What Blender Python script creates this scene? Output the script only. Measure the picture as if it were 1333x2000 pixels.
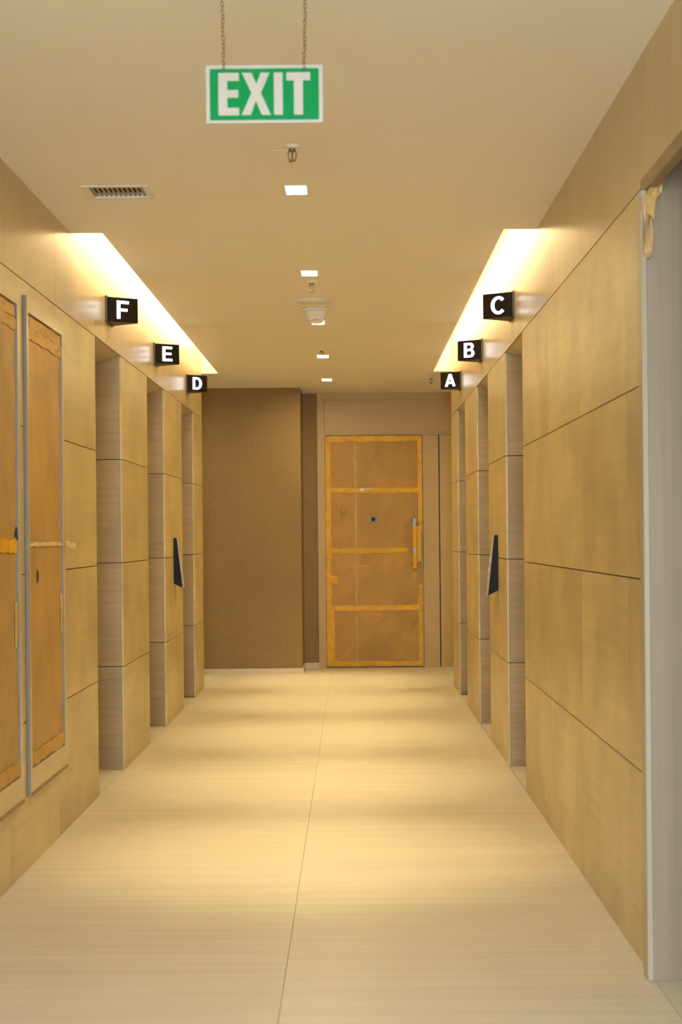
import bpy, bmesh, math, random
from mathutils import Vector, Matrix
random.seed(7)
scene = bpy.context.scene
COL = scene.collection
for o in list(bpy.data.objects):
    bpy.data.objects.remove(o)

# ------------------------------------------------------------------ camera
HC = 1.366          # camera height
ROLL = 0.0095
cam_d = bpy.data.cameras.new('camera')
cam = bpy.data.objects.new('camera', cam_d)
COL.objects.link(cam)
cam_d.sensor_fit = 'VERTICAL'
cam_d.sensor_height = 36.0
cam_d.sensor_width = 24.0
cam_d.lens = 54.0
cam_d.shift_x = -21.5 / 2000
cam_d.shift_y = 47.0 / 2000
cam_d.clip_start = 0.05
r_, u_, b_ = Vector((1, 0, -ROLL)).normalized(), Vector((ROLL, 0, 1)).normalized(), Vector((0, -1, 0))
M = Matrix(((r_.x, u_.x, b_.x, 0), (r_.y, u_.y, b_.y, 0), (r_.z, u_.z, b_.z, HC), (0, 0, 0, 1)))
cam.matrix_world = M
cam_d.dof.use_dof = True
cam_d.dof.focus_distance = 9.0
cam_d.dof.aperture_fstop = 5.0
scene.camera = cam

# ------------------------------------------------------------------ world, added window fill light, exposure
w = bpy.data.worlds.new('world')
scene.world = w
w.use_nodes = True
w.node_tree.nodes['Background'].inputs[0].default_value = (0.75, 0.85, 1.0, 1)
w.node_tree.nodes['Background'].inputs[1].default_value = 0.3
scene.view_settings.view_transform = 'Standard'
scene.view_settings.look = 'None'
scene.view_settings.gamma = 1.0
scene.view_settings.use_curve_mapping = False
scene.view_settings.exposure = 0.94

FILL_W, SPOT_W, COVE_E, LETTER_E, LAMP_E = 245.0, 116.0, 6.3, 3.0, 205.0
FILL_PANEL_E = 27.0  # strength of the added fill panels
WARM = (1.0, 0.79, 0.39)
COVEC = (1.0, 0.80, 0.48)
al = bpy.data.lights.new('window_fill', 'AREA')  # unseen fill light, added behind the camera to brighten the lobby
al.shape = 'RECTANGLE'; al.size = 1.9; al.size_y = 2.1
al.energy = FILL_W; al.color = (0.74, 0.88, 1.0)
alo = bpy.data.objects.new('window_fill', al)
COL.objects.link(alo)
alo.location = (-0.22, -4.75, 1.55)
alo.rotation_euler = (math.radians(90), 0, 0)     # faces +Y

# ------------------------------------------------------------------ helpers
WLOC = {}

def tag(o, label=None, cat=None, group=None, kind=None):
    if label: o['label'] = label
    if cat: o['category'] = cat
    if group: o['group'] = group
    if kind: o['kind'] = kind
    return o

def link(o, parent, loc):
    COL.objects.link(o)
    loc = Vector(loc)
    WLOC[o.name] = loc
    if parent is not None:
        o.parent = parent
        o.location = loc - WLOC[parent.name]
    else:
        o.location = loc
    return o

def empty(name, loc):
    o = bpy.data.objects.new(name, None)
    o.empty_display_size = 0.1
    return link(o, None, loc)

def finish(name, bm, mat, parent, loc, smooth=False, bevel=0.0):
    if bevel > 0:
        bmesh.ops.bevel(bm, geom=list(bm.edges), offset=bevel, segments=1, affect='EDGES')
    bmesh.ops.recalc_face_normals(bm, faces=bm.faces)
    me = bpy.data.meshes.new(name)
    bm.to_mesh(me); bm.free()
    me.materials.append(mat)
    if smooth:
        for p in me.polygons: p.use_smooth = True
    o = bpy.data.objects.new(name, me)
    return link(o, parent, loc)

def add_box(bm, x0, x1, y0, y1, z0, z1, org=(0, 0, 0)):
    ox, oy, oz = org
    v = [bm.verts.new((x - ox, y - oy, z - oz)) for x in (x0, x1) for y in (y0, y1) for z in (z0, z1)]
    for f in ((0, 1, 3, 2), (4, 6, 7, 5), (0, 4, 5, 1), (2, 3, 7, 6), (0, 2, 6, 4), (1, 5, 7, 3)):
        bm.faces.new([v[i] for i in f])

def box(name, x0, x1, y0, y1, z0, z1, mat, parent=None, bevel=0.0):
    x0, x1 = min(x0, x1), max(x0, x1)
    c = ((x0 + x1) / 2, (y0 + y1) / 2, z0)
    bm = bmesh.new()
    add_box(bm, x0, x1, y0, y1, z0, z1, c)
    return finish(name, bm, mat, parent, c, bevel=bevel)

def lathe(name, prof, loc, mat, parent=None, seg=24, smooth=True):
    """prof: list of (radius, z) from the top down, z relative to loc"""
    bm = bmesh.new()
    rings = []
    for r, z in prof:
        rings.append([bm.verts.new((r * math.cos(2 * math.pi * i / seg), r * math.sin(2 * math.pi * i / seg), z)) for i in range(seg)])
    for a, b in zip(rings, rings[1:]):
        for i in range(seg):
            bm.faces.new((a[i], a[(i + 1) % seg], b[(i + 1) % seg], b[i]))
    bm.faces.new(rings[0]); bm.faces.new(rings[-1])
    return finish(name, bm, mat, parent, loc, smooth=smooth)

def prism(name, poly, h, org, ux, uy, un, mat, parent, bevel=0.0):
    """extrude 2-D polygon (in ux, uy) by h along un"""
    ux, uy, un, org = Vector(ux), Vector(uy), Vector(un), Vector(org)
    bm = bmesh.new()
    a = [bm.verts.new(ux * p[0] + uy * p[1]) for p in poly]
    b = [bm.verts.new(ux * p[0] + uy * p[1] + un * h) for p in poly]
    n = len(poly)
    bm.faces.new(a); bm.faces.new(b)
    for i in range(n):
        bm.faces.new((a[i], a[(i + 1) % n], b[(i + 1) % n], b[i]))
    return finish(name, bm, mat, parent, org, bevel=bevel)

def glyph(name, loops, h, org, ux, uy, un, mat, parent):
    """2-D outline with holes, filled and extruded by h along un"""
    cu = bpy.data.curves.new(name, 'CURVE')
    cu.dimensions = '2D'; cu.fill_mode = 'BOTH'; cu.extrude = h / 2
    for lp in loops:
        sp = cu.splines.new('POLY')
        sp.points.add(len(lp) - 1)
        for p, q in zip(sp.points, lp): p.co = (q[0], q[1], 0, 1)
        sp.use_cyclic_u = True
    t = bpy.data.objects.new('tmp', cu)
    COL.objects.link(t)
    dg = bpy.context.evaluated_depsgraph_get()
    me = bpy.data.meshes.new_from_object(t.evaluated_get(dg))
    bpy.data.objects.remove(t)
    me.name = name
    ux, uy, un = Vector(ux), Vector(uy), Vector(un)
    for v in me.vertices:
        v.co = ux * v.co.x + uy * v.co.y + un * (v.co.z + h / 2)
    me.materials.clear(); me.materials.append(mat)
    o = bpy.data.objects.new(name, me)
    return link(o, parent, org)

def sheet(name, org, ux, uy, un, wd, ht, mat, parent, nu=6, nv=6, wob=0.0, jit=0.0, thick=0.0012, seed=0, fn=None):
    """thin wrinkled sheet with real thickness: grid in ux, uy, relief along un"""
    rnd = random.Random(seed)
    ux, uy, un = Vector(ux), Vector(uy), Vector(un)
    bm = bmesh.new()
    top, bot = [], []
    for j in range(nv + 1):
        for i in range(nu + 1):
            a, b = i / nu, j / nv
            x, y = a * wd, b * ht
            if i in (0, nu): x += rnd.uniform(-jit, jit)
            if j in (0, nv): y += rnd.uniform(-jit, jit)
            d = rnd.uniform(0, wob)
            if fn: d += fn(a, b)
            p = ux * x + uy * y
            top.append(bm.verts.new(p + un * (d + thick)))
            bot.append(bm.verts.new(p + un * (d if fn else 0.0)))
    n = nu + 1
    def idx(i, j): return j * n + i
    for j in range(nv):
        for i in range(nu):
            q = (idx(i, j), idx(i + 1, j), idx(i + 1, j + 1), idx(i, j + 1))
            bm.faces.new([top[k] for k in q]); bm.faces.new([bot[k] for k in reversed(q)])
    rim = [idx(i, 0) for i in range(n)] + [idx(nu, j) for j in range(1, nv + 1)] + [idx(i, nv) for i in range(nu - 1, -1, -1)] + [idx(0, j) for j in range(nv - 1, 0, -1)]
    for a, b in zip(rim, rim[1:] + rim[:1]):
        bm.faces.new((top[a], bot[a], bot[b], top[b]))
    return finish(name, bm, mat, parent, org, smooth=False)

# ------------------------------------------------------------------ materials
def new_mat(name):
    m = bpy.data.materials.new(name); m.use_nodes = True
    nt = m.node_tree
    return m, nt, nt.nodes['Principled BSDF']

def grain_mat(name, ca, cb, scale, rough=0.4, detail=6, cloud=0.25, bump=0.05, spec=0.5, rand=0.06, contrast=(0.3, 0.7), fine=None, coat=0.0):
    m, nt, p = new_mat(name)
    L, N = nt.links, nt.nodes
    geo = N.new('ShaderNodeNewGeometry'); oi = N.new('ShaderNodeObjectInfo')
    off = N.new('ShaderNodeVectorMath'); off.operation = 'MULTIPLY_ADD'
    comb = N.new('ShaderNodeCombineXYZ')
    for i in range(3): L.new(oi.outputs['Random'], comb.inputs[i])
    L.new(comb.outputs[0], off.inputs[0]); off.inputs[1].default_value = (3.1, 5.7, 9.3)
    L.new(geo.outputs['Position'], off.inputs[2])
    mp = N.new('ShaderNodeMapping'); mp.inputs['Scale'].default_value = scale
    L.new(off.outputs[0], mp.inputs['Vector'])
    n1 = N.new('ShaderNodeTexNoise'); n1.inputs['Scale'].default_value = 1.0; n1.inputs['Detail'].default_value = detail; n1.inputs['Roughness'].default_value = 0.62
    L.new(mp.outputs[0], n1.inputs['Vector'])
    n2 = N.new('ShaderNodeTexNoise'); n2.inputs['Scale'].default_value = 2.6; n2.inputs['Detail'].default_value = 3
    L.new(off.outputs[0], n2.inputs['Vector'])
    mr = N.new('ShaderNodeMapRange'); mr.inputs[1].default_value, mr.inputs[2].default_value = contrast
    L.new(n1.outputs['Fac'], mr.inputs[0])
    mix = N.new('ShaderNodeMix'); mix.data_type = 'RGBA'
    mix.inputs['A'].default_value = (*ca, 1); mix.inputs['B'].default_value = (*cb, 1)
    L.new(mr.outputs[0], mix.inputs['Factor'])
    # cloud and per-piece shade
    mr2 = N.new('ShaderNodeMapRange'); mr2.inputs[1].default_value = 0.3; mr2.inputs[2].default_value = 0.7
    mr2.inputs[3].default_value = 1 - cloud / 2; mr2.inputs[4].default_value = 1 + cloud / 2
    L.new(n2.outputs['Fac'], mr2.inputs[0])
    mr3 = N.new('ShaderNodeMapRange'); mr3.inputs[3].default_value = 1 - rand; mr3.inputs[4].default_value = 1 + rand
    L.new(oi.outputs['Random'], mr3.inputs[0])
    mm = N.new('ShaderNodeMath'); mm.operation = 'MULTIPLY'
    L.new(mr2.outputs[0], mm.inputs[0]); L.new(mr3.outputs[0], mm.inputs[1])
    vm = N.new('ShaderNodeVectorMath'); vm.operation = 'SCALE'
    L.new(mix.outputs['Result'], vm.inputs[0]); L.new(mm.outputs[0], vm.inputs['Scale'])
    L.new(vm.outputs[0], p.inputs['Base Color'])
    p.inputs['Roughness'].default_value = rough
    p.inputs['Specular IOR Level'].default_value = spec
    p.inputs['Coat Weight'].default_value = coat
    if bump > 0:
        b = N.new('ShaderNodeBump'); b.inputs['Strength'].default_value = bump; b.inputs['Distance'].default_value = 0.004
        L.new(n1.outputs['Fac'], b.inputs['Height']); L.new(b.outputs[0], p.inputs['Normal'])
    return m

def plain(name, c, rough=0.5, metal=0.0, noise=0.06, nscale=18.0, bump=0.0, spec=0.5):
    m, nt, p = new_mat(name)
    L, N = nt.links, nt.nodes
    geo = N.new('ShaderNodeNewGeometry')
    n1 = N.new('ShaderNodeTexNoise'); n1.inputs['Scale'].default_value = nscale; n1.inputs['Detail'].default_value = 4
    L.new(geo.outputs['Position'], n1.inputs['Vector'])
    mr = N.new('ShaderNodeMapRange'); mr.inputs[1].default_value = 0.25; mr.inputs[2].default_value = 0.75
    mr.inputs[3].default_value = 1 - noise; mr.inputs[4].default_value = 1 + noise
    L.new(n1.outputs['Fac'], mr.inputs[0])
    vm = N.new('ShaderNodeVectorMath'); vm.operation = 'SCALE'; vm.inputs[0].default_value = c
    L.new(mr.outputs[0], vm.inputs['Scale']); L.new(vm.outputs[0], p.inputs['Base Color'])
    p.inputs['Roughness'].default_value = rough; p.inputs['Metallic'].default_value = metal
    p.inputs['Specular IOR Level'].default_value = spec
    if bump:
        b = N.new('ShaderNodeBump'); b.inputs['Strength'].default_value = bump; b.inputs['Distance'].default_value = 0.003
        L.new(n1.outputs['Fac'], b.inputs['Height']); L.new(b.outputs[0], p.inputs['Normal'])
    return m

def emit(name, c, e):
    m, nt, p = new_mat(name)
    p.inputs['Base Color'].default_value = (*c, 1)
    p.inputs['Emission Color'].default_value = (*c, 1)
    p.inputs['Emission Strength'].default_value = e
    return m

MT = {}
MT['stone'] = grain_mat('stone_veneer', (0.53, 0.41, 0.20), (0.61, 0.48, 0.24), (0.9, 0.9, 34), rough=0.36, cloud=0.3, bump=0.03, spec=0.5)
MT['stone_v'] = grain_mat('stone_veneer_upright_grain', (0.51, 0.395, 0.20), (0.58, 0.455, 0.24), (0.9, 30, 0.8), rough=0.29, cloud=0.14, bump=0.05, spec=0.5, rand=0.03)
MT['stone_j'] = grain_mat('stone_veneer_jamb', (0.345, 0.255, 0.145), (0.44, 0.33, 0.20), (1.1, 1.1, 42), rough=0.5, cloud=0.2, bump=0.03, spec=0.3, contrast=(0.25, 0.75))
MT['floor'] = grain_mat('floor_stone', (0.62, 0.545, 0.425), (0.73, 0.655, 0.53), (0.55, 26, 1), rough=0.42, cloud=0.06, bump=0.015, rand=0.025, contrast=(0.28, 0.72))
MT['joint'] = plain('dark_joint', (0.10, 0.075, 0.045), 0.8)
MT['grout'] = plain('floor_grout', (0.36, 0.29, 0.19), 0.7)
MT['ceiling'] = plain('ceiling_paint', (0.90, 0.86, 0.77), 0.55, noise=0.012, nscale=3)
MT['white'] = plain('white_plastic', (0.80, 0.77, 0.70), 0.4, noise=0.02)
MT['wallpaper'] = grain_mat('wallpaper', (0.23, 0.147, 0.056), (0.305, 0.197, 0.082), (70, 70, 70), rough=0.75, cloud=0.1, bump=0.12, rand=0.0)
MT['laminate'] = plain('laminate', (0.48, 0.31, 0.085), 0.42, noise=0.04, nscale=6)
MT['base'] = plain('baseboard', (0.62, 0.52, 0.38), 0.45, noise=0.04)
MT['metal'] = grain_mat('brushed_metal', (0.31, 0.248, 0.172), (0.36, 0.288, 0.20), (45, 45, 0.7), rough=0.5, cloud=0.05, bump=0.02, rand=0.0)
MT['metal_light'] = grain_mat('brushed_metal_edge', (0.42, 0.36, 0.27), (0.48, 0.41, 0.31), (45, 45, 0.7), rough=0.4, cloud=0.05, bump=0.02, rand=0.0)
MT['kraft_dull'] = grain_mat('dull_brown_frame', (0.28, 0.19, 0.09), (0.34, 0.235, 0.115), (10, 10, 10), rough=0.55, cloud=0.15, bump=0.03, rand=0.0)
MT['scrap'] = grain_mat('paper_scrap', (0.52, 0.33, 0.15), (0.62, 0.41, 0.20), (14, 14, 8), rough=0.55, cloud=0.25, bump=0.1, rand=0.0)
MT['scrap_tape'] = grain_mat('taped_scrap', (0.56, 0.37, 0.11), (0.66, 0.46, 0.16), (14, 14, 8), rough=0.4, cloud=0.25, bump=0.12, rand=0.0)
MT['grey_edge'] = plain('grey_frame_edge', (0.24, 0.215, 0.18), 0.45, metal=0.0, noise=0.05)
MT['steel'] = grain_mat('brushed_steel', (0.45, 0.44, 0.42), (0.55, 0.54, 0.52), (2, 2, 80), rough=0.35, cloud=0.04, bump=0.02)
MT['kraft'] = grain_mat('kraft_paper', (0.40, 0.21, 0.016), (0.47, 0.25, 0.024), (9, 9, 6), rough=0.5, cloud=0.22, bump=0.08, rand=0.0)
MT['kraft_light'] = grain_mat('kraft_paper_pale', (0.66, 0.47, 0.23), (0.76, 0.56, 0.29), (12, 12, 7), rough=0.45, cloud=0.2, bump=0.1, rand=0.0)
MT['kraft_near'] = grain_mat('kraft_paper_near', (0.44, 0.265, 0.075), (0.51, 0.31, 0.095), (9, 9, 5), rough=0.5, cloud=0.22, bump=0.08, rand=0.0)
MT['seam'] = grain_mat('paper_seam', (0.49, 0.275, 0.05), (0.57, 0.33, 0.08), (9, 9, 6), rough=0.5, cloud=0.22, bump=0.08, rand=0.0)
MT['tape'] = grain_mat('packing_tape', (0.64, 0.33, 0.006), (0.76, 0.42, 0.015), (14, 14, 14), rough=0.42, cloud=0.2, bump=0.15, rand=0.06, spec=0.25)
MT['tape_pale'] = grain_mat('packing_tape_pale', (0.58, 0.36, 0.09), (0.66, 0.42, 0.12), (20, 20, 12), rough=0.25, cloud=0.2, bump=0.25)
MT['black'] = plain('black_acrylic', (0.012, 0.009, 0.008), 0.35, noise=0.1, spec=0.2)
MT['black_matte'] = plain('black_housing', (0.012, 0.011, 0.013), 0.5, noise=0.1, spec=0.15)
MT['black_side'] = plain('dark_bronze', (0.06, 0.042, 0.03), 0.35, noise=0.1)
MT['letter'] = emit('lit_letter', (0.76, 0.88, 1.0), LETTER_E)
MT['lamp'] = emit('lamp_glow', (1.0, 0.79, 0.39), LAMP_E)
MT['panel'] = emit('cool_fill_panel', (0.82, 0.92, 1.0), FILL_PANEL_E)
MT['led'] = emit('led_strip', COVEC, COVE_E)
MT['green'] = plain('exit_green', (0.002, 0.24, 0.068), 0.5, noise=0.04, spec=0.1)
MT['sign_white'] = plain('exit_white', (0.45, 0.435, 0.405), 0.4, noise=0.03)
MT['chain'] = plain('chain_metal', (0.30, 0.21, 0.13), 0.4, metal=0.7, noise=0.3, nscale=90)
MT['brass'] = plain('sprinkler_metal', (0.30, 0.20, 0.10), 0.35, metal=0.6, noise=0.2)
MT['vent'] = plain('vent_slat', (0.30, 0.25, 0.20), 0.5, noise=0.05)
MT['dark'] = plain('dark_void', (0.03, 0.022, 0.014), 0.8)
MT['red'] = emit('red_led', (0.8, 0.10, 0.02), 0.15)

# ------------------------------------------------------------------ layout
H = 2.85
XL, XR = -1.354, 0.912
XC = (XL + XR) / 2
YB = -4.6                      # wall behind the camera
Y1 = 13.93                     # end of the lift walls
YW, YD = 15.30, 15.95          # wallpapered wall, door wall
HEAD = 2.44
ROWS = [0.0, 0.61, 1.221, 1.831, HEAD]
OPEN = [(8.14, 9.06), (10.20, 11.12), (12.26, 13.17)]
GAPH, GAPV = 0.0024, 0.0008

# floor: tiles on a bed
floor = box('floor', -4.4, 4.4, YB, YD + 0.1, -0.06, -0.006, MT['grout'])
tag(floor, 'pale striped stone tile floor of the lift lobby', 'floor', kind='structure')
yb = [YB, -3.1, -2.08, -1.06, -0.04, 0.98, 2.0, 3.0, 4.02, 5.04, 6.05, 7.06, 8.08, 9.04, 10.06, 11.08, 12.1, 13.12, 14.14, 15.16, YD + 0.1]
xb = [-4.4, -2.49, XL - 0.005, XC, XR + 0.003, 2.05, 4.4]
for i in range(len(xb) - 1):
    for j in range(len(yb) - 1):
        if i not in (2, 3) and not (yb[j] > 12.9) and not (i == 4 and 3.0 <= yb[j] < 5.0): continue
        box('floor_tile', xb[i] + 0.0009, xb[i + 1] - 0.0009, yb[j] + 0.0006, yb[j + 1] - 0.0006, -0.01, 0.0, MT['floor'], floor)

# ceiling with cut holes: two light coves, downlights, air vent
DL = [(-0.225, 6.576), (-0.227, 8.66), (-0.222, 10.66), (-0.226, 12.67), (-0.225, 14.57), (-2.35, 14.62), (2.1, 14.62)]  # left passage lamp is unseen, added to brighten the far wall
DLW, DLL = 0.044, 0.08          # half sizes
COVE_L = (XL - 0.025, -1.200, 7.465, 13.91)
COVE_R = (0.752, XR + 0.025, 7.465, 13.91)
VENT = (-1.102, -0.874, 6.49, 6.68)
holes = [COVE_L, COVE_R, VENT] + [(x - DLW, x + DLW, y - DLL, y + DLL) for x, y in DL]
def holed_slab(name, x0, x1, y0, y1, z, t, holes, mat):
    xs = sorted({x0, x1, *[h[0] for h in holes], *[h[1] for h in holes]})
    ys = sorted({y0, y1, *[h[2] for h in holes], *[h[3] for h in holes]})
    def solid(i, j):
        if i < 0 or j < 0 or i >= len(xs) - 1 or j >= len(ys) - 1: return False
        cx, cy = (xs[i] + xs[i + 1]) / 2, (ys[j] + ys[j + 1]) / 2
        return not any(h[0] < cx < h[1] and h[2] < cy < h[3] for h in holes)
    bm = bmesh.new(); V = {}
    def v(i, j, k):
        if (i, j, k) not in V: V[i, j, k] = bm.verts.new((xs[i], ys[j], k * t))
        return V[i, j, k]
    for i in range(len(xs) - 1):
        for j in range(len(ys) - 1):
            if not solid(i, j): continue
            bm.faces.new((v(i, j, 0), v(i, j + 1, 0), v(i + 1, j + 1, 0), v(i + 1, j, 0)))
            bm.faces.new((v(i, j, 1), v(i + 1, j, 1), v(i + 1, j + 1, 1), v(i, j + 1, 1)))
            for di, dj, a, b in ((-1, 0, (i, j), (i, j + 1)), (1, 0, (i + 1, j + 1), (i + 1, j)), (0, -1, (i + 1, j), (i, j)), (0, 1, (i, j + 1), (i + 1, j + 1))):
                if not solid(i + di, j + dj):
                    bm.faces.new((v(*a, 0), v(*b, 0), v(*b, 1), v(*a, 1)))
    return finish(name, bm, mat, None, (0, 0, z))
ceiling = holed_slab('ceiling', -4.4, 4.4, YB, YD + 0.1, H, 0.02, holes, MT['ceiling'])
tag(ceiling, 'smooth painted ceiling with two recessed light coves', 'ceiling', kind='structure')

# ------------------------------------------------------------------ lift walls
def lift_wall(side, near_cols, first, label):
    """side -1 left, +1 right; columns of stone panels with three lift openings"""
    XF = XL if side < 0 else XR
    def X(d): return XF + side * d          # d = depth into the wall
    T = 0.012
    bm = bmesh.new()
    spans = [(first, OPEN[0][0])] + [(OPEN[k][1], OPEN[k + 1][0]) for k in range(2)] + [(OPEN[2][1], Y1)]
    DEEP = 0.62
    for k, (a, b) in enumerate(spans):
        x = sorted((X(T + 0.001), X(DEEP)))
        add_box(bm, x[0], x[1], a + (T if k > 0 else 0), b - T, 0.0, H + 0.4)
    for a, b in OPEN:                        # lintel core over each opening
        x = sorted((X(T + 0.001), X(DEEP)))
        add_box(bm, x[0], x[1], a - T, b + T, HEAD + 0.02, H + 0.4)
    if side > 0:                             # lintel over the near doorway
        x = sorted((X(T + 0.001), X(DEEP)))
        add_box(bm, x[0], x[0] + 0.006, 3.45, first, HEAD + 0.02, H + 0.4)
        add_box(bm, x[0], x[1], 3.45, first, 2.76, H + 0.4)
        add_box(bm, x[0], x[1], YB, 3.45, 0, H + 0.4)
    wall = finish('wall_left' if side < 0 else 'wall_right', bm, MT['joint'], None, (0, 0, 0))
    tag(wall, label, 'wall', kind='structure')
    cols = list(near_cols) + [s for s in spans[1:]]
    for a, b in cols:
        for r in range(4):
            box('stone_panel', X(0), X(T), a + GAPV, b - GAPV, ROWS[r] + (GAPH if r else 0.0005), ROWS[r + 1] - GAPH, MT['stone'], wall)
    hb = sorted({c for ab in cols for c in ab} | {o for ab in OPEN for o in ab})
    hb = [h for h in hb if h <= Y1]
    if side > 0: hb = [YB, 3.45] + hb
    top = H + 0.4
    for a, b in zip(hb, hb[1:]):
        in_cove = a >= 7.0
        box('stone_panel', X(0), X(T), a + GAPV, b - GAPV, HEAD + GAPH, top if in_cove else H - 0.0005, MT['stone_v'], wall)
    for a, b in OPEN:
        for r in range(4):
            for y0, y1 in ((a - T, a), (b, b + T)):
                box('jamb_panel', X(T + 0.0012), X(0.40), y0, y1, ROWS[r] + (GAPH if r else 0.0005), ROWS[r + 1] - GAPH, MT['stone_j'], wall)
        # sloping soffit panel
        z1 = HEAD - 0.115
        poly = [(0.0, HEAD + 0.0), (0.40, z1), (0.40, HEAD + 0.018), (0.0, HEAD + 0.018)]
        prism('soffit_panel', [(p[0], p[1]) for p in poly], b - a - 0.002, (X(T + 0.0005), a + 0.001, 0), (side, 0, 0), (0, 0, 1), (0, 1, 0), MT['stone'], wall)
    return wall

near_l = [(YB, -2.1), (-2.1, 0.0), (0.0, 2.0), (2.0, 3.0), (3.0, 4.01), (4.01, 5.02), (5.02, 6.03), (6.03, 7.05), (7.05, 8.14)]
near_r = [(4.75, 5.09), (5.09, 6.10), (6.10, 7.08), (7.08, 8.14)]
wall_left = lift_wall(-1, near_l, YB, 'left stone panelled lift wall with openings D, E and F')
wall_right = lift_wall(1, near_r, 4.75, 'right stone panelled lift wall with openings A, B and C')
box('stone_panel', XR, XR + 0.02, YB, 3.38, 0.0005, HEAD - GAPH, MT['stone'], wall_right)

# lift doors at the back of each opening
n = 2
for side, letters in ((-1, 'FED'), (1, 'CBA')):
    XF = XL if side < 0 else XR
    for (a, b), ch in zip(OPEN, letters):
        d = empty('door_%d' % n, (XF + side * 0.42, (a + b) / 2, 0)); n += 1
        tag(d, 'steel lift door deep inside the opening under the lit letter %s' % ch, 'lift door', kind='structure')
        m = (a + b) / 2
        box('door_leaf', XF + side * 0.402, XF + side * 0.44, a - 0.01, m - 0.002, 0.004, 2.335, MT['steel'], d)
        box('door_leaf', XF + side * 0.402, XF + side * 0.44, m + 0.002, b + 0.01, 0.004, 2.335, MT['steel'], d)
        box('sill', XF + side * 0.30, XF + side * 0.40, a + 0.001, b - 0.001, -0.008, 0.001, MT['steel'], d)
        box('floor_tile', XF + side * 0.006, XF + side * 0.299, a + 0.001, b - 0.001, -0.01, 0.0, MT['floor'], floor)
        box('back_panel', XF + side * 0.45, XF + side * 0.47, a - 0.02, b + 0.02, 0, HEAD, MT['dark'], d)

# cove housings and light strips
def cove(side, c):
    XF = XL if side < 0 else XR
    inner = c[1] if side < 0 else c[0]       # lip of the slot
    s = -side                                # towards the room
    e = empty('trim_%d' % (1 if side < 0 else 2), (inner, (c[2] + c[3]) / 2, H))
    tag(e, '%s recessed ceiling light cove glowing along the lift wall' % ('left' if side < 0 else 'right'), 'light cove', kind='structure')
    box('cove_top', XF, inner + s * 0.14, c[2], c[3], H + 0.33, H + 0.35, MT['ceiling'], e)
    box('cove_side', inner + s * 0.12, inner + s * 0.14, c[2], c[3], H + 0.02, H + 0.33, MT['ceiling'], e)
    box('cove_end', XF, inner + s * 0.14, c[2] - 0.02, c[2], H + 0.02, H + 0.33, MT['ceiling'], e)
    box('cove_end', XF, inner + s * 0.14, c[3], c[3] + 0.02, H + 0.02, H + 0.33, MT['ceiling'], e)
    box('light_strip', inner + s * 0.02, inner + s * 0.05, c[2] + 0.03, c[3] - 0.03, H + 0.25, H + 0.329, MT['led'], e)
cove(-1, COVE_L); cove(1, COVE_R)

# ------------------------------------------------------------------ far end
end = empty('wall_back', (-1.0, YW, 0))
tag(end, 'brown wallpapered wall at the far end left of the door', 'wall', kind='structure')
box('wallpaper_panel', -4.4, -0.505, YW, YD + 0.1, 0, H, MT['wallpaper'], end)
box('wallpaper_panel', -0.505, -0.352, YD, YD + 0.1, 0, H, MT['wallpaper'], end)
bb = empty('baseboard_back', (-1.0, YW, 0))
tag(bb, 'low pale baseboard under the brown wallpaper', 'baseboard', kind='structure')
box('board', -4.4, -0.493, YW - 0.012, YW, 0, 0.055, MT['base'], bb)
box('board', -0.505, -0.493, YW, YD - 0.012, 0, 0.055, MT['base'], bb)
box('board', -0.505, -0.352, YD - 0.012, YD, 0, 0.055, MT['base'], bb)

dw = box('wall_door_side', -0.352, 4.4, YD + 0.05, YD + 0.1, 0, H, MT['joint'])
tag(dw, 'plain beige panelled wall around the far paper covered door', 'wall', kind='structure')
box('frame_post', -0.352, -0.276, YD - 0.03, YD + 0.05, 0, H, MT['laminate'], dw)
box('top_rail', -0.276, 4.4, YD - 0.02, YD + 0.05, H - 0.07, H, MT['laminate'], dw)
box('header_panel', -0.274, 4.4, YD + 0.0, YD + 0.05, 2.432, H - 0.07, MT['laminate'], dw)
box('frame_head', -0.276, 4.4, YD - 0.012, YD + 0.05, 2.413, 2.43, MT['laminate'], dw)
box('side_panel', 0.741, 0.905, YD - 0.004, YD + 0.05, 0, 2.411, MT['laminate'], dw)
box('side_panel', 0.917, 4.4, YD - 0.004, YD + 0.05, 0, 2.411, MT['laminate'], dw)
for x0, x1, nm in ((-4.5, -4.4, 'wall_far_left'), (4.4, 4.5, 'wall_far_right')):
    o = box(nm, x0, x1, 13.0, YD + 0.1, 0, H, MT['wallpaper'])
    tag(o, 'brown end wall of the cross passage beyond the lifts on the %s' % nm.split('_')[-1], 'wall', kind='structure')
for s, nm in ((-1, 'wall_cross_left'), (1, 'wall_cross_right')):
    XF = XL if s < 0 else XR
    o = box(nm, XF + s * 0.62, s * 4.4, Y1 - 0.1, Y1, 0, H, MT['wallpaper'])
    tag(o, 'brown wall behind the lift shafts facing the cross passage on the %s' % nm.split('_')[-1], 'wall', kind='structure')

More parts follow.
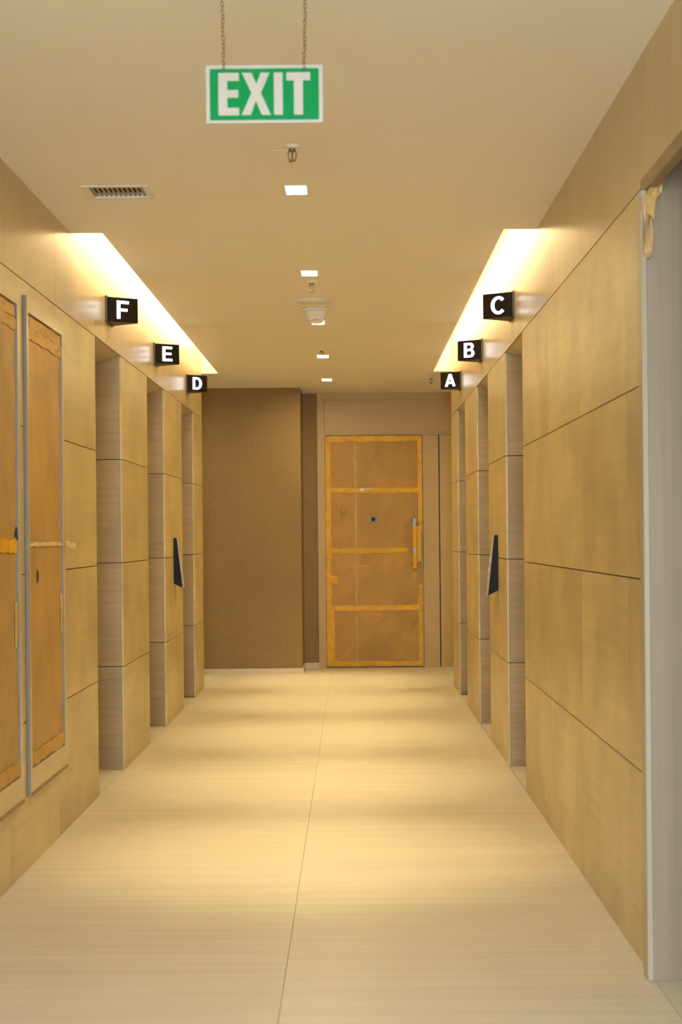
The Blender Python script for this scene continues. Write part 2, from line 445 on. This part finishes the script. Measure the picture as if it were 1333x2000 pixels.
# far door, wrapped in kraft paper and tape
DX0, DX1, DH = -0.273, 0.737, 2.408
door = box('door_1', DX0, DX1, YD + 0.002, YD + 0.048, 0.008, DH, MT['laminate'])
tag(door, 'far door wrapped in brown kraft paper and orange packing tape', 'door', kind='structure')
U, V, Nn = (1, 0, 0), (0, 0, 1), (0, -1, 0)
paper = sheet('paper_cover', (DX0 + 0.012, YD + 0.002, 0.02), U, V, Nn, 1.0 - 0.014, DH - 0.026, MT['kraft'], door, 16, 34, wob=0.004, jit=0.003, seed=3)
def dtape(x0, x1, z0, z1, seed, m='tape', y=0.0045, nu=None, nv=None):
    nu = nu or max(2, int((x1 - x0) / 0.05)); nv = nv or max(2, int((z1 - z0) / 0.05))
    return sheet('tape_strip', (x0, YD + 0.002 - y, z0), U, V, Nn, x1 - x0, z1 - z0, MT[m], paper, nu, nv, wob=0.003, jit=0.006, seed=seed)
dtape(DX0 + 0.004, DX0 + 0.055, 0.02, DH - 0.01, 11)
dtape(DX0 + 0.045, DX0 + 0.085, 0.05, 0.62, 12, y=0.003)
dtape(DX1 - 0.047, DX1 - 0.008, 1.40, DH - 0.01, 13)
dtape(DX1 - 0.05, DX1 - 0.012, 0.02, 0.86, 14)
dtape(DX0 + 0.05, DX1 - 0.01, DH - 0.062, DH - 0.006, 15, y=0.007)
dtape(DX0 + 0.05, DX1 - 0.03, 0.016, 0.066, 16, y=0.007)
def zpx(y, d=YD): return HC - (y - 1047 + 0.0095 * 45) * d / 3000
for k, y in enumerate((957, 1075, 1187)):
    z = zpx(y)
    dtape(DX0 + 0.05, DX1 - (0.16 if k == 1 else 0.045), z - 0.028, z + 0.024, 20 + k, y=0.006)
dtape(DX0 + 0.305, DX0 + 0.325, 0.06, DH - 0.08, 24, m='seam', y=0.0025, nu=1)
dtape(DX0 + 0.25, DX0 + 0.46, zpx(1109), zpx(1105), 25, m='seam', y=0.003)
dtape(DX0 + 0.36, DX0 + 0.50, zpx(959), zpx(954), 26, m='tape_pale', y=0.012)
dtape(DX0 + 0.03, DX0 + 0.12, zpx(1138), zpx(1124), 27)
# lock plate seen through a cut in the paper
lk = box('lock_plate', 0.185, 0.268, YD - 0.012, YD - 0.005, zpx(1020), zpx(1008), MT['grey_edge'], door)
lathe('peephole', [(0.022, 0.0), (0.022, 0.006), (0.014, 0.008)], (0.222, YD - 0.012, zpx(1014)), MT['dark'], lk, 16)
for o in (bpy.data.objects['peephole'],):
    o.rotation_euler = (math.radians(90), 0, 0)
st = lathe('paper_bump', [(0.036, 0.0), (0.032, 0.004), (0.012, 0.005)], (-0.085, YD - 0.002, zpx(998)), MT['kraft'], paper, 20)
st.rotation_euler = (math.radians(90), 0, 0)
# tall pull handle wrapped in tape
hx0, hx1 = 0.628, 0.668
hz0, hz1 = zpx(1111), zpx(1013)
hd = box('pull_handle', hx0, hx1, YD - 0.085, YD - 0.052, hz0, hz1, MT['sign_white'], door, bevel=0.006)
for z in (hz0 + 0.05, hz1 - 0.02):
    box('handle_mount', hx0 - 0.012, hx1 - 0.012, YD - 0.056, YD - 0.004, z - 0.018, z + 0.018, MT['black_side'], hd)
box('tape_wrap', hx0 - 0.002, hx1 + 0.002, YD - 0.088, YD - 0.05, zpx(1070), zpx(1030), MT['tape'], hd, bevel=0.006)
box('tape_wrap', hx0 - 0.002, hx1 + 0.003, YD - 0.088, YD - 0.05, zpx(1111.5), zpx(1082), MT['tape'], hd, bevel=0.006)
box('tape_wrap', hx1 + 0.001, hx1 + 0.048, YD - 0.06, YD - 0.056, zpx(1098), zpx(1028), MT['tape'], hd)
dtape(hx0 + 0.005, hx0 + 0.07, zpx(1129), zpx(1115), 31, m='seam', y=0.004)

# ------------------------------------------------------------------ near doorway on the right
JX, JY = 0.890, 4.68
dr = empty('door_8', (XR, 4.1, 0))
tag(dr, 'grey metal doorway at the right edge with torn brown paper', 'doorway', kind='structure')
for ya, yb_, s in ((JY, JY + 0.069, 1), (3.385, 3.452, -1)):
    box('frame_edge', JX, JX + 0.018, ya, yb_, 0.001, HEAD - 0.028, MT['metal_light'], dr, bevel=0.002)
    box('jamb', JX + 0.0185, 1.50, ya + (0.003 if s > 0 else 0), yb_ - (0 if s > 0 else 0.003), 0.001, HEAD - 0.028, MT['metal'], dr)
    box('jamb', XR + 0.028, 1.50, ya + (0.003 if s > 0 else 0), yb_ - (0 if s > 0 else 0.003), HEAD - 0.0279, 2.755, MT['metal'], dr)
box('frame_head', JX + 0.012, XR + 0.024, 3.385, JY + 0.069, HEAD - 0.0275, HEAD + 0.018, MT['kraft_dull'], dr, bevel=0.003)
box('door_leaf', 1.44, 1.48, 3.453, JY - 0.001, 0.006, 2.75, MT['metal'], dr)

def px(x, y, d):
    u, v = x - 688, y - 1047
    return ((u - 0.0095 * v) * d / 3000, HC - (v + 0.0095 * u) * d / 3000)
# scraps of protective paper left on the frame
tp = empty('torn_paper', (0.90, JY - 0.01, 2.36))
tag(tp, 'torn strip of brown paper hanging from the grey doorway corner', 'paper')
rnd = random.Random(4)
def scrap(name, left, right, d, mat, amp, seed):
    """paper strip between two pixel-measured edges, with folds in depth and real thickness"""
    rr = random.Random(seed)
    bm = bmesh.new(); rows = []
    for k, (a, b) in enumerate(zip(left, right)):
        row = []
        for i in range(5):
            t = i / 4
            X, Z = px(a[0] + (b[0] - a[0]) * t, a[1] + (b[1] - a[1]) * t, d)
            y = d - amp * math.sin(t * 3.0 + k * 0.9) - rr.uniform(0, amp * 0.4)
            row.append((X, y, Z))
        rows.append(row)
    base = Vector(WLOC['torn_paper'])
    f = [[bm.verts.new(Vector(p) - base) for p in r] for r in rows]
    g = [[bm.verts.new(Vector(p) - base + Vector((0, 0.0015, 0))) for p in r] for r in rows]
    for j in range(len(f) - 1):
        for i in range(4):
            bm.faces.new((f[j][i], f[j][i + 1], f[j + 1][i + 1], f[j + 1][i]))
            bm.faces.new((g[j][i], g[j + 1][i], g[j + 1][i + 1], g[j][i + 1]))
        bm.faces.new((f[j][0], f[j + 1][0], g[j + 1][0], g[j][0])); bm.faces.new((f[j][4], g[j][4], g[j + 1][4], f[j + 1][4]))
    for j in (0, -1):
        for i in range(4):
            bm.faces.new((f[j][i], g[j][i], g[j][i + 1], f[j][i + 1]))
    return finish(name, bm, mat, tp, base)
scrap('paper_strip', [(1254, 384), (1255, 410), (1256, 440), (1256, 470), (1256, 492), (1262, 503)],
      [(1278, 378), (1279, 404), (1276, 436), (1278, 466), (1275, 492), (1268, 505)], JY - 0.012, MT['scrap'], 0.010, 1)
scrap('paper_flap', [(1303, 330), (1288, 346), (1276, 358), (1266, 372), (1262, 392), (1266, 412)],
      [(1306, 337), (1297, 360), (1294, 376), (1283, 386), (1279, 410), (1277, 430)], JY - 0.028, MT['scrap_tape'], 0.008, 2)

# ------------------------------------------------------------------ paper covered frames on the left wall
def left_frame(ya, yb2, zb, zt, label, seed):
    f = empty('framed_panel', (XL + 0.02, (ya + yb2) / 2, zb))
    tag(f, label, 'wall panel')
    P = 0.016                       # how far the frame stands out
    x0, x1 = XL + 0.0005, XL + P
    S, TR, BR = 0.042, 0.065, 0.095
    box('stile', x0, x1, ya + 0.004, ya + S, zb, zt, MT['stone_v'], f)
    box('edge_strip', x0, x1 + 0.001, ya, ya + 0.004, zb, zt, MT['grey_edge'], f)
    box('stile', x0, x1, yb2 - S, yb2, zb, zt, MT['stone_v'], f)
    box('edge_strip', x0, x1 - 0.002, yb2 - S - 0.004, yb2 - S, zb + BR, zt - TR, MT['grey_edge'], f)
    box('rail', x0, x1, ya + S, yb2 - S, zt - TR, zt, MT['stone_v'], f)
    box('rail', x0, x1, ya + S, yb2 - S, zb, zb + BR, MT['stone_v'], f)
    o, uu, vv, nn = (x0 + 0.002, ya + S + 0.004, zb + BR + 0.004), (0, 1, 0), (0, 0, 1), (1, 0, 0)
    wd, ht = yb2 - ya - 2 * S - 0.012, zt - zb - TR - BR - 0.01
    pp = sheet('paper_cover', o, uu, vv, nn, wd, ht, MT['kraft_near'], f, 10, 24, wob=0.004, jit=0.003, seed=seed)
    def tp_(a0, a1, b0, b1, sd, m='tape_pale', y=0.005):
        return sheet('tape_strip', (o[0] + y, o[1] + a0, o[2] + b0), uu, vv, nn, a1 - a0, b1 - b0, MT[m], pp, max(2, int((a1 - a0) / 0.04)), max(2, int((b1 - b0) / 0.04)), wob=0.004, jit=min(0.006, 0.1 * (b1 - b0)), seed=sd)
    tp_(0.0, wd, ht - 0.10, ht - 0.05, seed + 1, 'seam')
    tp_(0.03, wd - 0.02, ht - 0.05, ht - 0.005, seed + 2, 'seam')
    tp_(0.0, wd, 0.0, 0.06, seed + 3, 'seam')
    tp_(wd - 0.045, wd - 0.005, 0.52, 0.70, seed + 4, 'tape_pale')
    box('shadow_strip', x0, x1 + 0.004, ya, yb2, zb - 0.014, zb - 0.0002, MT['kraft_dull'], f)  # dark brown strip stands in for the shadow line under the rail
    return f, pp, o, wd, ht, tp_
label1 = 'tall framed panel covered in brown paper cut by the left photo edge'
label2 = 'tall framed panel covered in brown paper nearest lift opening F'
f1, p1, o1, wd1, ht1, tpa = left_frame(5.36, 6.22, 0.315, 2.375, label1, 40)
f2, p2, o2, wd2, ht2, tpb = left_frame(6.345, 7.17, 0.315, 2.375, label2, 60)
zt1 = px(20, 1065, 6.0)[1] - o1[2]
tpa(0.0, wd1, zt1 - 0.03, zt1 + 0.025, 81, 'tape')
zt2 = px(90, 1062, 6.8)[1] - o2[2]
tpb(0.02, wd2, zt2 - 0.01, zt2 + 0.008, 82, 'kraft_light')
# peeled tape end sticking out past the frame
sheet('tape_end', (o2[0] + 0.028, o2[1] + wd2 - 0.02, o2[2] + zt2 - 0.012), (0, 1, -0.12), (0, 0, 1), (1, 0, 0), 0.13, 0.026, MT['kraft_light'], p2, 5, 2, wob=0.003, jit=0.003, seed=5, fn=lambda a, b: 0.02 * a * a)
# nick in the paper
sheet('paper_tear', (o2[0] + 0.0062, o2[1] + 0.16, o2[2] + px(76, 1138, 6.6)[1] - o2[2]), (0, 1, 0), (0, 0, 1), (1, 0, 0), 0.022, 0.055, MT['dark'], p2, 2, 4, wob=0.001, jit=0.006, seed=9)
sheet('paper_tear', (o1[0] + 0.0065, o1[1] + wd1 - 0.03, px(32, 1055, 6.2)[1]), (0, 1, 0), (0, 0, 1), (1, 0, 0), 0.025, 0.05, MT['dark'], p1, 2, 4, wob=0.001, jit=0.006, seed=10)

# ------------------------------------------------------------------ lit letter signs
def arc(cx, cy, rx, ry, a0, a1, n=18):
    return [(cx + rx * math.cos(math.radians(a0 + (a1 - a0) * i / n)), cy + ry * math.sin(math.radians(a0 + (a1 - a0) * i / n))) for i in range(n + 1)]
# outlines in a unit-height box, width about 0.72
G = {
 'F': [[(0, 0), (.19, 0), (.19, .42), (.58, .42), (.58, .57), (.19, .57), (.19, .84), (.66, .84), (.66, 1), (0, 1)]],
 'E': [[(0, 0), (.68, 0), (.68, .16), (.19, .16), (.19, .43), (.62, .43), (.62, .58), (.19, .58), (.19, .84), (.67, .84), (.67, 1), (0, 1)]],
 'D': [[(0, 0), (.34, 0)] + arc(.34, .5, .42, .5, -88, 88) + [(.34, 1), (0, 1)],
       [(.19, .155), (.19, .845), (.33, .845)] + arc(.33, .5, .235, .345, 86, -86) + [(.33, .155)]],
 'A': [[(0, 0), (.20, 0), (.275, .22), (.605, .22), (.68, 0), (.88, 0), (.55, 1), (.33, 1)], [(.33, .37), (.55, .37), (.44, .74)]],
 'B': [[(0, 0), (.42, 0)] + arc(.44, .28, .29, .28, -88, 40, 12) + [(.57, .53)] + arc(.42, .755, .27, .245, -35, 88, 12) + [(.42, 1), (0, 1)],
       [(.19, .155), (.19, .44), (.40, .44)] + arc(.40, .2975, .14, .1425, 85, -85, 10) + [(.40, .155)],
       [(.19, .59), (.19, .845), (.38, .845)] + arc(.38, .7175, .12, .1275, 85, -85, 10) + [(.38, .59)]],
 'C': [arc(.43, .5, .43, .5, 42, 318, 30) + arc(.43, .5, .24, .34, 320, 40, 26)],
}
# signs at the openings' centres
def lift_sign(ch, side, yc, zc, where):
    XF = XL if side < 0 else XR
    s = -side
    HH, OUT, HALF = 0.136, 0.166, 0.10
    z0 = zc - HH / 2
    root = empty('lift_sign', (XF, yc, z0))
    tag(root, 'black wedge shaped lift sign with lit white letter %s, %s' % (ch, where), 'sign', 'lit letter signs above the lifts')
    box('mount_plate', XF + s * 0.0005, XF + s * 0.012, yc - HALF - 0.012, yc + HALF + 0.012, z0 - 0.004, z0 + HH + 0.004, MT['black_side'], root)
    xa, xb_ = XF + s * 0.0125, XF + s * OUT
    poly = [(xa, yc - HALF), (xb_, yc - 0.006), (xb_, yc + 0.006), (xa, yc + HALF)]
    prism('body', [(p[0] - XF, p[1] - yc) for p in poly], HH, (XF, yc, z0), (1, 0, 0), (0, 1, 0), (0, 0, 1), MT['black'], root, bevel=0.0015)
    # letter on the near face
    A, B = Vector((xa, yc - HALF, 0)), Vector((xb_, yc - 0.006, 0))
    if side > 0: A, B = B, A              # A is on the viewer's left
    ux = (B - A).normalized()
    nrm = Vector((ux.y, -ux.x, 0))
    if nrm.y > 0: nrm = -nrm
    hgt = 0.100
    wmax = max(p[0] for lp in G[ch] for p in lp)
    loops = [[((p[0] - wmax / 2) * hgt * 1.08, (p[1] - 0.5) * hgt) for p in lp] for lp in G[ch]]
    c = (A + B) / 2 + nrm * 0.0006
    glyph('letter', loops, 0.003, (c.x, c.y, zc), ux, (0, 0, 1), nrm, MT['letter'], root)
    return root
ymid = [(a + b) / 2 for a, b in OPEN]
lift_sign('F', -1, ymid[0], 2.636, 'nearest on the left')
lift_sign('E', -1, ymid[1], 2.636, 'middle on the left')
lift_sign('D', -1, ymid[2], 2.636, 'farthest on the left')
lift_sign('C', 1, ymid[0], 2.642, 'nearest on the right')
lift_sign('B', 1, ymid[1], 2.642, 'middle on the right')
lift_sign('A', 1, ymid[2], 2.642, 'farthest on the right')

# ------------------------------------------------------------------ call panels
def call_panel(side, yc, zb, label):
    XF = XL if side < 0 else XR
    s = -side
    HH, T0, T1, W2 = 0.345, 0.024, 0.066, 0.06
    root = empty('call_panel', (XF, yc, zb))
    tag(root, label, 'call panel', 'lift call panels')
    poly = [(0.0005, 0.0), (T1, -0.034), (T0, HH), (0.0005, HH)]
    prism('housing', poly, 2 * W2, (XF, yc - W2, zb + 0.034), (s, 0, 0), (0, 0, 1), (0, 1, 0), MT['black_matte'], root, bevel=0.0015)
    d = Vector((T0 - T1, HH + 0.034)).normalized()
    nrm = (d.y, -d.x)
    t = 0.003
    a, b = Vector((T1, -0.034)), Vector((T0, HH))
    n2 = Vector(nrm) * t
    poly2 = [tuple(a + Vector(nrm) * 0.0004), tuple(a + n2), tuple(b + n2), tuple(b + Vector(nrm) * 0.0004)]
    fp = prism('face_plate', poly2, 2 * W2 + 0.004, (XF, yc - W2 - 0.002, zb + 0.034), (s, 0, 0), (0, 0, 1), (0, 1, 0), MT['steel'], root)
    for k, f in enumerate((0.38, 0.55)):
        q = a + (b - a) * f + n2
        poly3 = [(q.x, q.y), (q.x + nrm[0] * 0.006, q.y + nrm[1] * 0.006), (q.x + nrm[0] * 0.006 + d.x * 0.035, q.y + nrm[1] * 0.006 + d.y * 0.035), (q.x + d.x * 0.035, q.y + d.y * 0.035)]
        prism('call_button', poly3, 0.035, (XF, yc - 0.0175, zb + 0.034), (s, 0, 0), (0, 0, 1), (0, 1, 0), MT['sign_white'], fp)
call_panel(-1, 11.70, 0.985, 'black wedge call panel on the left pillar between openings E and D')
call_panel(1, 9.65, 0.985, 'black wedge call panel on the right pillar between openings C and B')

# ------------------------------------------------------------------ downlights
names = ['nearest the EXIT sign', 'just in front of a sprinkler, second from the EXIT sign', 'half hidden behind the smoke detector',
         'just below the third sprinkler in the row', 'farthest, just before the far door', 'added out of view in the left cross passage', 'round the corner in the right cross passage']
for (x, y), nm in zip(DL, names):
    r = empty('downlight', (x, y, H))
    tag(r, 'small glowing recessed ceiling downlight %s' % nm, 'downlight', 'recessed downlights along the middle of the ceiling')
    bm = bmesh.new()
    hw, hl, t = DLW, DLL, 0.006
    for a in ((-hw - t, -hw, -hl - t, hl + t), (hw, hw + t, -hl - t, hl + t), (-hw, hw, -hl - t, -hl), (-hw, hw, hl, hl + t)):
        add_box(bm, a[0], a[1], a[2], a[3], 0.0202, 0.09)
    add_box(bm, -hw - t, hw + t, -hl - t, hl + t, 0.09, 0.096)
    finish('housing', bm, MT['white'], r, (x, y, H))
    bm = bmesh.new()
    for a in ((-hw - 0.004, -hw, -hl - 0.004, hl + 0.004), (hw, hw + 0.004, -hl - 0.004, hl + 0.004), (-hw, hw, -hl - 0.004, -hl), (-hw, hw, hl, hl + 0.004)):
        add_box(bm, a[0], a[1], a[2], a[3], -0.0015, -0.0002)
    finish('trim_ring', bm, MT['white'], r, (x, y, H))
    box('lamp', x - hw + 0.001, x + hw - 0.001, y - hl + 0.001, y + hl - 0.001, H + 0.008, H + 0.016, MT['lamp'], r)
    sl = bpy.data.lights.new('downlight_beam', 'SPOT')
    sl.energy = SPOT_W; sl.color = WARM; sl.spot_size = math.radians(50); sl.spot_blend = 1.0; sl.shadow_soft_size = 0.03
    so = bpy.data.objects.new('downlight_beam', sl)
    link(so, r, (x, y, H - 0.035))

# ------------------------------------------------------------------ sprinklers, speaker, detector, vent
def tube(bm, pts, r, seg=8):
    rings = []
    for k, p in enumerate(pts):
        p = Vector(p)
        q = Vector(pts[min(k + 1, len(pts) - 1)]) - Vector(pts[max(k - 1, 0)])
        q.normalize()
        a = q.orthogonal().normalized(); b = q.cross(a)
        if k and (a - prev).length > 1: a, b = -a, -b
        prev = a
        rings.append([bm.verts.new(p + (a * math.cos(t) + b * math.sin(t)) * r) for t in [2 * math.pi * i / seg for i in range(seg)]])
    for A, B in zip(rings, rings[1:]):
        for i in range(seg): bm.faces.new((A[i], A[(i + 1) % seg], B[(i + 1) % seg], B[i]))
    bm.faces.new(rings[0]); bm.faces.new(rings[-1])

def sprinkler(x, y, label, plate=0.032):
    r = empty('sprinkler', (x, y, H))
    tag(r, label, 'sprinkler', 'fire sprinklers on the ceiling')
    lathe('escutcheon', [(plate, -0.0002), (plate, -0.004), (plate * 0.6, -0.011), (0.014, -0.012)], (x, y, H), MT['white'], r)
    lathe('nozzle', [(0.013, -0.0122), (0.013, -0.020), (0.008, -0.024)], (x, y, H), MT['brass'], r, 12)
    bm = bmesh.new()
    for s in (-1, 1):
        tube(bm, [(s * 0.011, 0, -0.018), (s * 0.016, 0, -0.030), (s * 0.014, 0, -0.048), (s * 0.003, 0, -0.058)], 0.0022)
    finish('yoke', bm, MT['brass'], r, (x, y, H), smooth=True)
    lathe('bulb', [(0.002, -0.0242), (0.0032, -0.03), (0.0032, -0.05), (0.002, -0.0575)], (x, y, H), MT['brass'], r, 8)
    lathe('deflector', [(0.004, -0.058), (0.015, -0.060), (0.015, -0.062), (0.004, -0.0625)], (x, y, H), MT['brass'], r, 16)
sprinkler(-0.213, 5.83, 'brass ceiling sprinkler nearest, just below the EXIT sign')
sprinkler(-0.221, 8.93, 'brass ceiling sprinkler between second downlight and smoke detector')
sprinkler(-0.228, 12.20, 'brass ceiling sprinkler just above the fourth downlight, far along the middle')
sprinkler(0.757, 14.40, 'brass ceiling sprinkler far off beside sign A')

spk = empty('ceiling_speaker', (-0.231, 9.66, H))
tag(spk, 'flat round ceiling plate just before the smoke detector', 'ceiling plate')
lathe('rim', [(0.112, -0.0002), (0.112, -0.006), (0.098, -0.010)], (-0.231, 9.66, H), MT['white'], spk, 40)
lathe('grille', [(0.094, -0.0102), (0.094, -0.0125), (0.06, -0.014)], (-0.231, 9.66, H), MT['white'], spk, 40)

det = empty('smoke_detector', (-0.222, 10.02, H))
tag(det, 'white domed smoke detector with a red light in the middle of the ceiling', 'smoke detector')
lathe('base', [(0.094, -0.0002), (0.096, -0.012), (0.085, -0.017)], (-0.222, 10.02, H), MT['white'], det, 40)
lathe('dome', [(0.082, -0.0172), (0.068, -0.035), (0.060, -0.070), (0.052, -0.078)], (-0.222, 10.02, H), MT['white'], det, 40)
lathe('sensor_cap', [(0.050, -0.0782), (0.048, -0.086), (0.030, -0.094)], (-0.222, 10.02, H), MT['white'], det, 32)
bm = bmesh.new(); add_box(bm, -0.018, 0.018, -0.059, -0.052, -0.082, -0.078)
finish('indicator', bm, MT['red'], det, (-0.222, 10.02, H))

cov = empty('access_cover', (-0.222, 5.98, H))
tag(cov, 'faint flush square cover on the ceiling beside the nearest sprinkler', 'ceiling cover')
box('cover_plate', -0.304, -0.146, 5.90, 6.05, H - 0.0011, H - 0.0002, MT['ceiling'], cov)

vt = empty('air_vent', ((VENT[0] + VENT[1]) / 2, (VENT[2] + VENT[3]) / 2, H))
tag(vt, 'small slatted air vent on the ceiling at left', 'air vent')
FW = 0.03
bm = bmesh.new()
c = WLOC['air_vent']
for a in ((VENT[0] - FW, VENT[0], VENT[2] - FW, VENT[3] + FW), (VENT[1], VENT[1] + FW, VENT[2] - FW, VENT[3] + FW), (VENT[0], VENT[1], VENT[2] - FW, VENT[2]), (VENT[0], VENT[1], VENT[3], VENT[3] + FW)):
    add_box(bm, a[0], a[1], a[2], a[3], H - 0.004, H - 0.0002, c)
finish('frame', bm, MT['white'], vt, c, bevel=0.0015)
bm = bmesh.new()
add_box(bm, VENT[0] - 0.01, VENT[1] + 0.01, VENT[2] - 0.01, VENT[3] + 0.01, H + 0.09, H + 0.095, c)
finish('duct_back', bm, MT['dark'], vt, c)
bm = bmesh.new()
for a in ((VENT[0] - 0.012, VENT[0] - 0.001, VENT[2] - 0.012, VENT[3] + 0.012), (VENT[1] + 0.001, VENT[1] + 0.012, VENT[2] - 0.012, VENT[3] + 0.012), (VENT[0], VENT[1], VENT[2] - 0.012, VENT[2] - 0.001), (VENT[0], VENT[1], VENT[3] + 0.001, VENT[3] + 0.012)):
    add_box(bm, a[0], a[1], a[2], a[3], H + 0.0205, H + 0.09, c)
finish('duct', bm, MT['dark'], vt, c)
NS = 11
for k in range(NS):
    xk = VENT[0] + (k + 0.5) * (VENT[1] - VENT[0]) / NS
    poly = [(-0.0056, 0.002), (-0.005, 0.0), (0.0056, 0.004), (0.005, 0.006)]
    prism('slat', poly, VENT[3] - VENT[2] - 0.002, (xk, VENT[2] + 0.001, H + 0.001), (1, 0, 0), (0, 0, 1), (0, 1, 0), MT['vent'], vt)

# ------------------------------------------------------------------ EXIT sign on chains
SD = 3.95
K = 0.30 / 1012
bx, bz = px(517.0, 184.3, SD)
ex = empty('exit_sign', (bx, SD, bz))
tag(ex, 'green and white EXIT sign hanging from the ceiling on two chains', 'sign')
def S(p): return ((p[0] - 609) * K, -(p[1] - 820) * K)
brd = box('board', bx - 0.15, bx + 0.15, SD - 0.003, SD + 0.003, bz - 0.0742, bz + 0.0742, MT['sign_white'], ex)
def rrect(x0, y0, x1, y1, r):
    a, b = S((x0, y1)), S((x1, y0))
    x0, y0, x1, y1 = a[0], a[1], b[0], b[1]
    return arc(x1 - r, y1 - r, r, r, 0, 90, 4) + arc(x0 + r, y1 - r, r, r, 90, 180, 4) + arc(x0 + r, y0 + r, r, r, 180, 270, 4) + arc(x1 - r, y0 + r, r, r, 270, 360, 4)
prism('green_field', rrect(135, 600, 1082, 1045, 0.004), 0.0012, (bx, SD - 0.0032, bz), (1, 0, 0), (0, 0, 1), (0, -1, 0), MT['green'], ex)
EXIT = [
 [(210, 637), (388, 637), (388, 706), (287, 706), (287, 786), (382, 786), (382, 852), (287, 852), (287, 940), (388, 940), (388, 1005), (210, 1005)],
 [(415, 637), (497, 637), (540, 735), (580, 637), (655, 637), (578, 812), (664, 1003), (586, 1003), (534, 878), (490, 1003), (410, 1003), (497, 812)],
 [(692, 637), (768, 637), (768, 1003), (692, 1003)],
 [(800, 637), (1006, 637), (1006, 706), (943, 706), (943, 1003), (865, 1003), (865, 706), (800, 706)],
]
for lp in EXIT:
    glyph('letter', [[S(p) for p in lp]], 0.0012, (bx, SD - 0.0046, bz), (1, 0, 0), (0, 0, 1), (0, -1, 0), MT['sign_white'], ex)
def link_ring(bm, c, axis_a, axis_b, la, lb, r, seg=10, sec=5):
    c, A, B = Vector(c), Vector(axis_a), Vector(axis_b)
    nr = A.cross(B)
    rings = []
    for i in range(seg):
        t = 2 * math.pi * i / seg
        p = c + A * la * math.cos(t) + B * lb * math.sin(t)
        o = (A * math.cos(t) + B * math.sin(t)).normalized()
        rings.append([bm.verts.new(p + (o * math.cos(s) + nr * math.sin(s)) * r) for s in [2 * math.pi * k / sec for k in range(sec)]])
    for i in range(seg):
        a, b = rings[i], rings[(i + 1) % seg]
        for k in range(sec): bm.faces.new((a[k], a[(k + 1) % sec], b[(k + 1) % sec], b[k]))
for xa, ya, xt in ((437.5, 134, 434), (594.5, 134, 596.5)):
    X0, Z0 = px(xa, ya, SD); X1, _ = px(xt, 0, SD)
    X1 = X0 + (X1 - X0) * (H - Z0) / 0.178
    bm = bmesh.new()
    rr = random.Random(int(xa))
    L = H - 0.001 - Z0 - 0.006
    nl = int(L / 0.0105)
    for k in range(nl):
        t = (k + 0.5) / nl
        ang = k * math.radians(90) + rr.uniform(-0.35, 0.35) + 0.5
        side = Vector((math.cos(ang), math.sin(ang), 0))
        wobx = 0.0014 * math.sin(k * 0.9 + xa) * (1 - t)
        c = (X0 + (X1 - X0) * t + wobx, SD, Z0 + 0.008 + L * t)
        up = Vector((rr.uniform(-0.18, 0.18), rr.uniform(-0.18, 0.18), 1)).normalized()
        sd2 = (side - up * side.dot(up)).normalized()
        link_ring(bm, (c[0] - X0, c[1] - SD, c[2] - Z0), up, sd2, 0.0078, 0.0042, 0.0013)
    # hook through the board's eyelet
    tube(bm, [(0.0005, -0.008, -0.005), (0, -0.010, 0.003), (0, -0.004, 0.013), (0.001, 0.006, 0.010), (0, 0.008, -0.002)], 0.0014)
    tube(bm, [(-0.006, -0.007, -0.006), (-0.002, -0.009, 0.000), (0.003, -0.009, -0.001), (0.007, -0.007, -0.007)], 0.0011)
    finish('chain', bm, MT['chain'], ex, (X0, SD, Z0), smooth=True)

# ------------------------------------------------------------------ wall behind the camera, with an unseen window added for fill light
wf = bmesh.new()
x0, x1 = XL - 0.1, XR + 0.1
wx0, wx1, wz0, wz1 = XC - 1.0, XC + 1.0, 0.4, 2.6
for a in ((x0, wx0, 0, H), (wx1, x1, 0, H), (wx0, wx1, 0, wz0), (wx0, wx1, wz1, H)):
    add_box(wf, a[0], a[1], YB - 0.1, YB, a[2], a[3])
o = finish('wall_front', wf, MT['ceiling'], None, (0, 0, 0))
tag(o, 'pale wall with an added window opening behind the viewer', 'wall', kind='structure')
wn = empty('added_window_1', (XC, YB - 0.05, wz0))
for yl in (1.2, -1.4):  # unseen glowing panels, added to brighten the near floor and ceiling
    cl = empty('fill_panel', (XC, yl, H))
    tag(cl, 'cool white fill panel added out of view on the ceiling, %s' % ('nearer the lifts' if yl > 0 else 'nearer the window'), 'fill light', 'cool fill panels added out of view')
    box('diffuser', XC - 0.3, XC + 0.3, yl - 0.3, yl + 0.3, H - 0.010, H - 0.002, MT['panel'], cl)
    for a in ((XC - 0.32, XC - 0.3, yl - 0.32, yl + 0.32), (XC + 0.3, XC + 0.32, yl - 0.32, yl + 0.32), (XC - 0.3, XC + 0.3, yl - 0.32, yl - 0.3), (XC - 0.3, XC + 0.3, yl + 0.3, yl + 0.32)):
        box('frame', a[0], a[1], a[2], a[3], H - 0.014, H - 0.0005, MT['white'], cl)
tag(wn, 'unseen window added behind the viewer for fill light', 'window', kind='structure')
for a in ((wx0, wx0 + 0.05, wz0, wz1), (wx1 - 0.05, wx1, wz0, wz1), (XC - 0.025, XC + 0.025, wz0, wz1), (wx0, wx1, wz0, wz0 + 0.05), (wx0, wx1, wz1 - 0.05, wz1)):
    box('window_frame', a[0], a[1], YB - 0.07, YB - 0.03, a[2], a[3], MT['white'], wn)
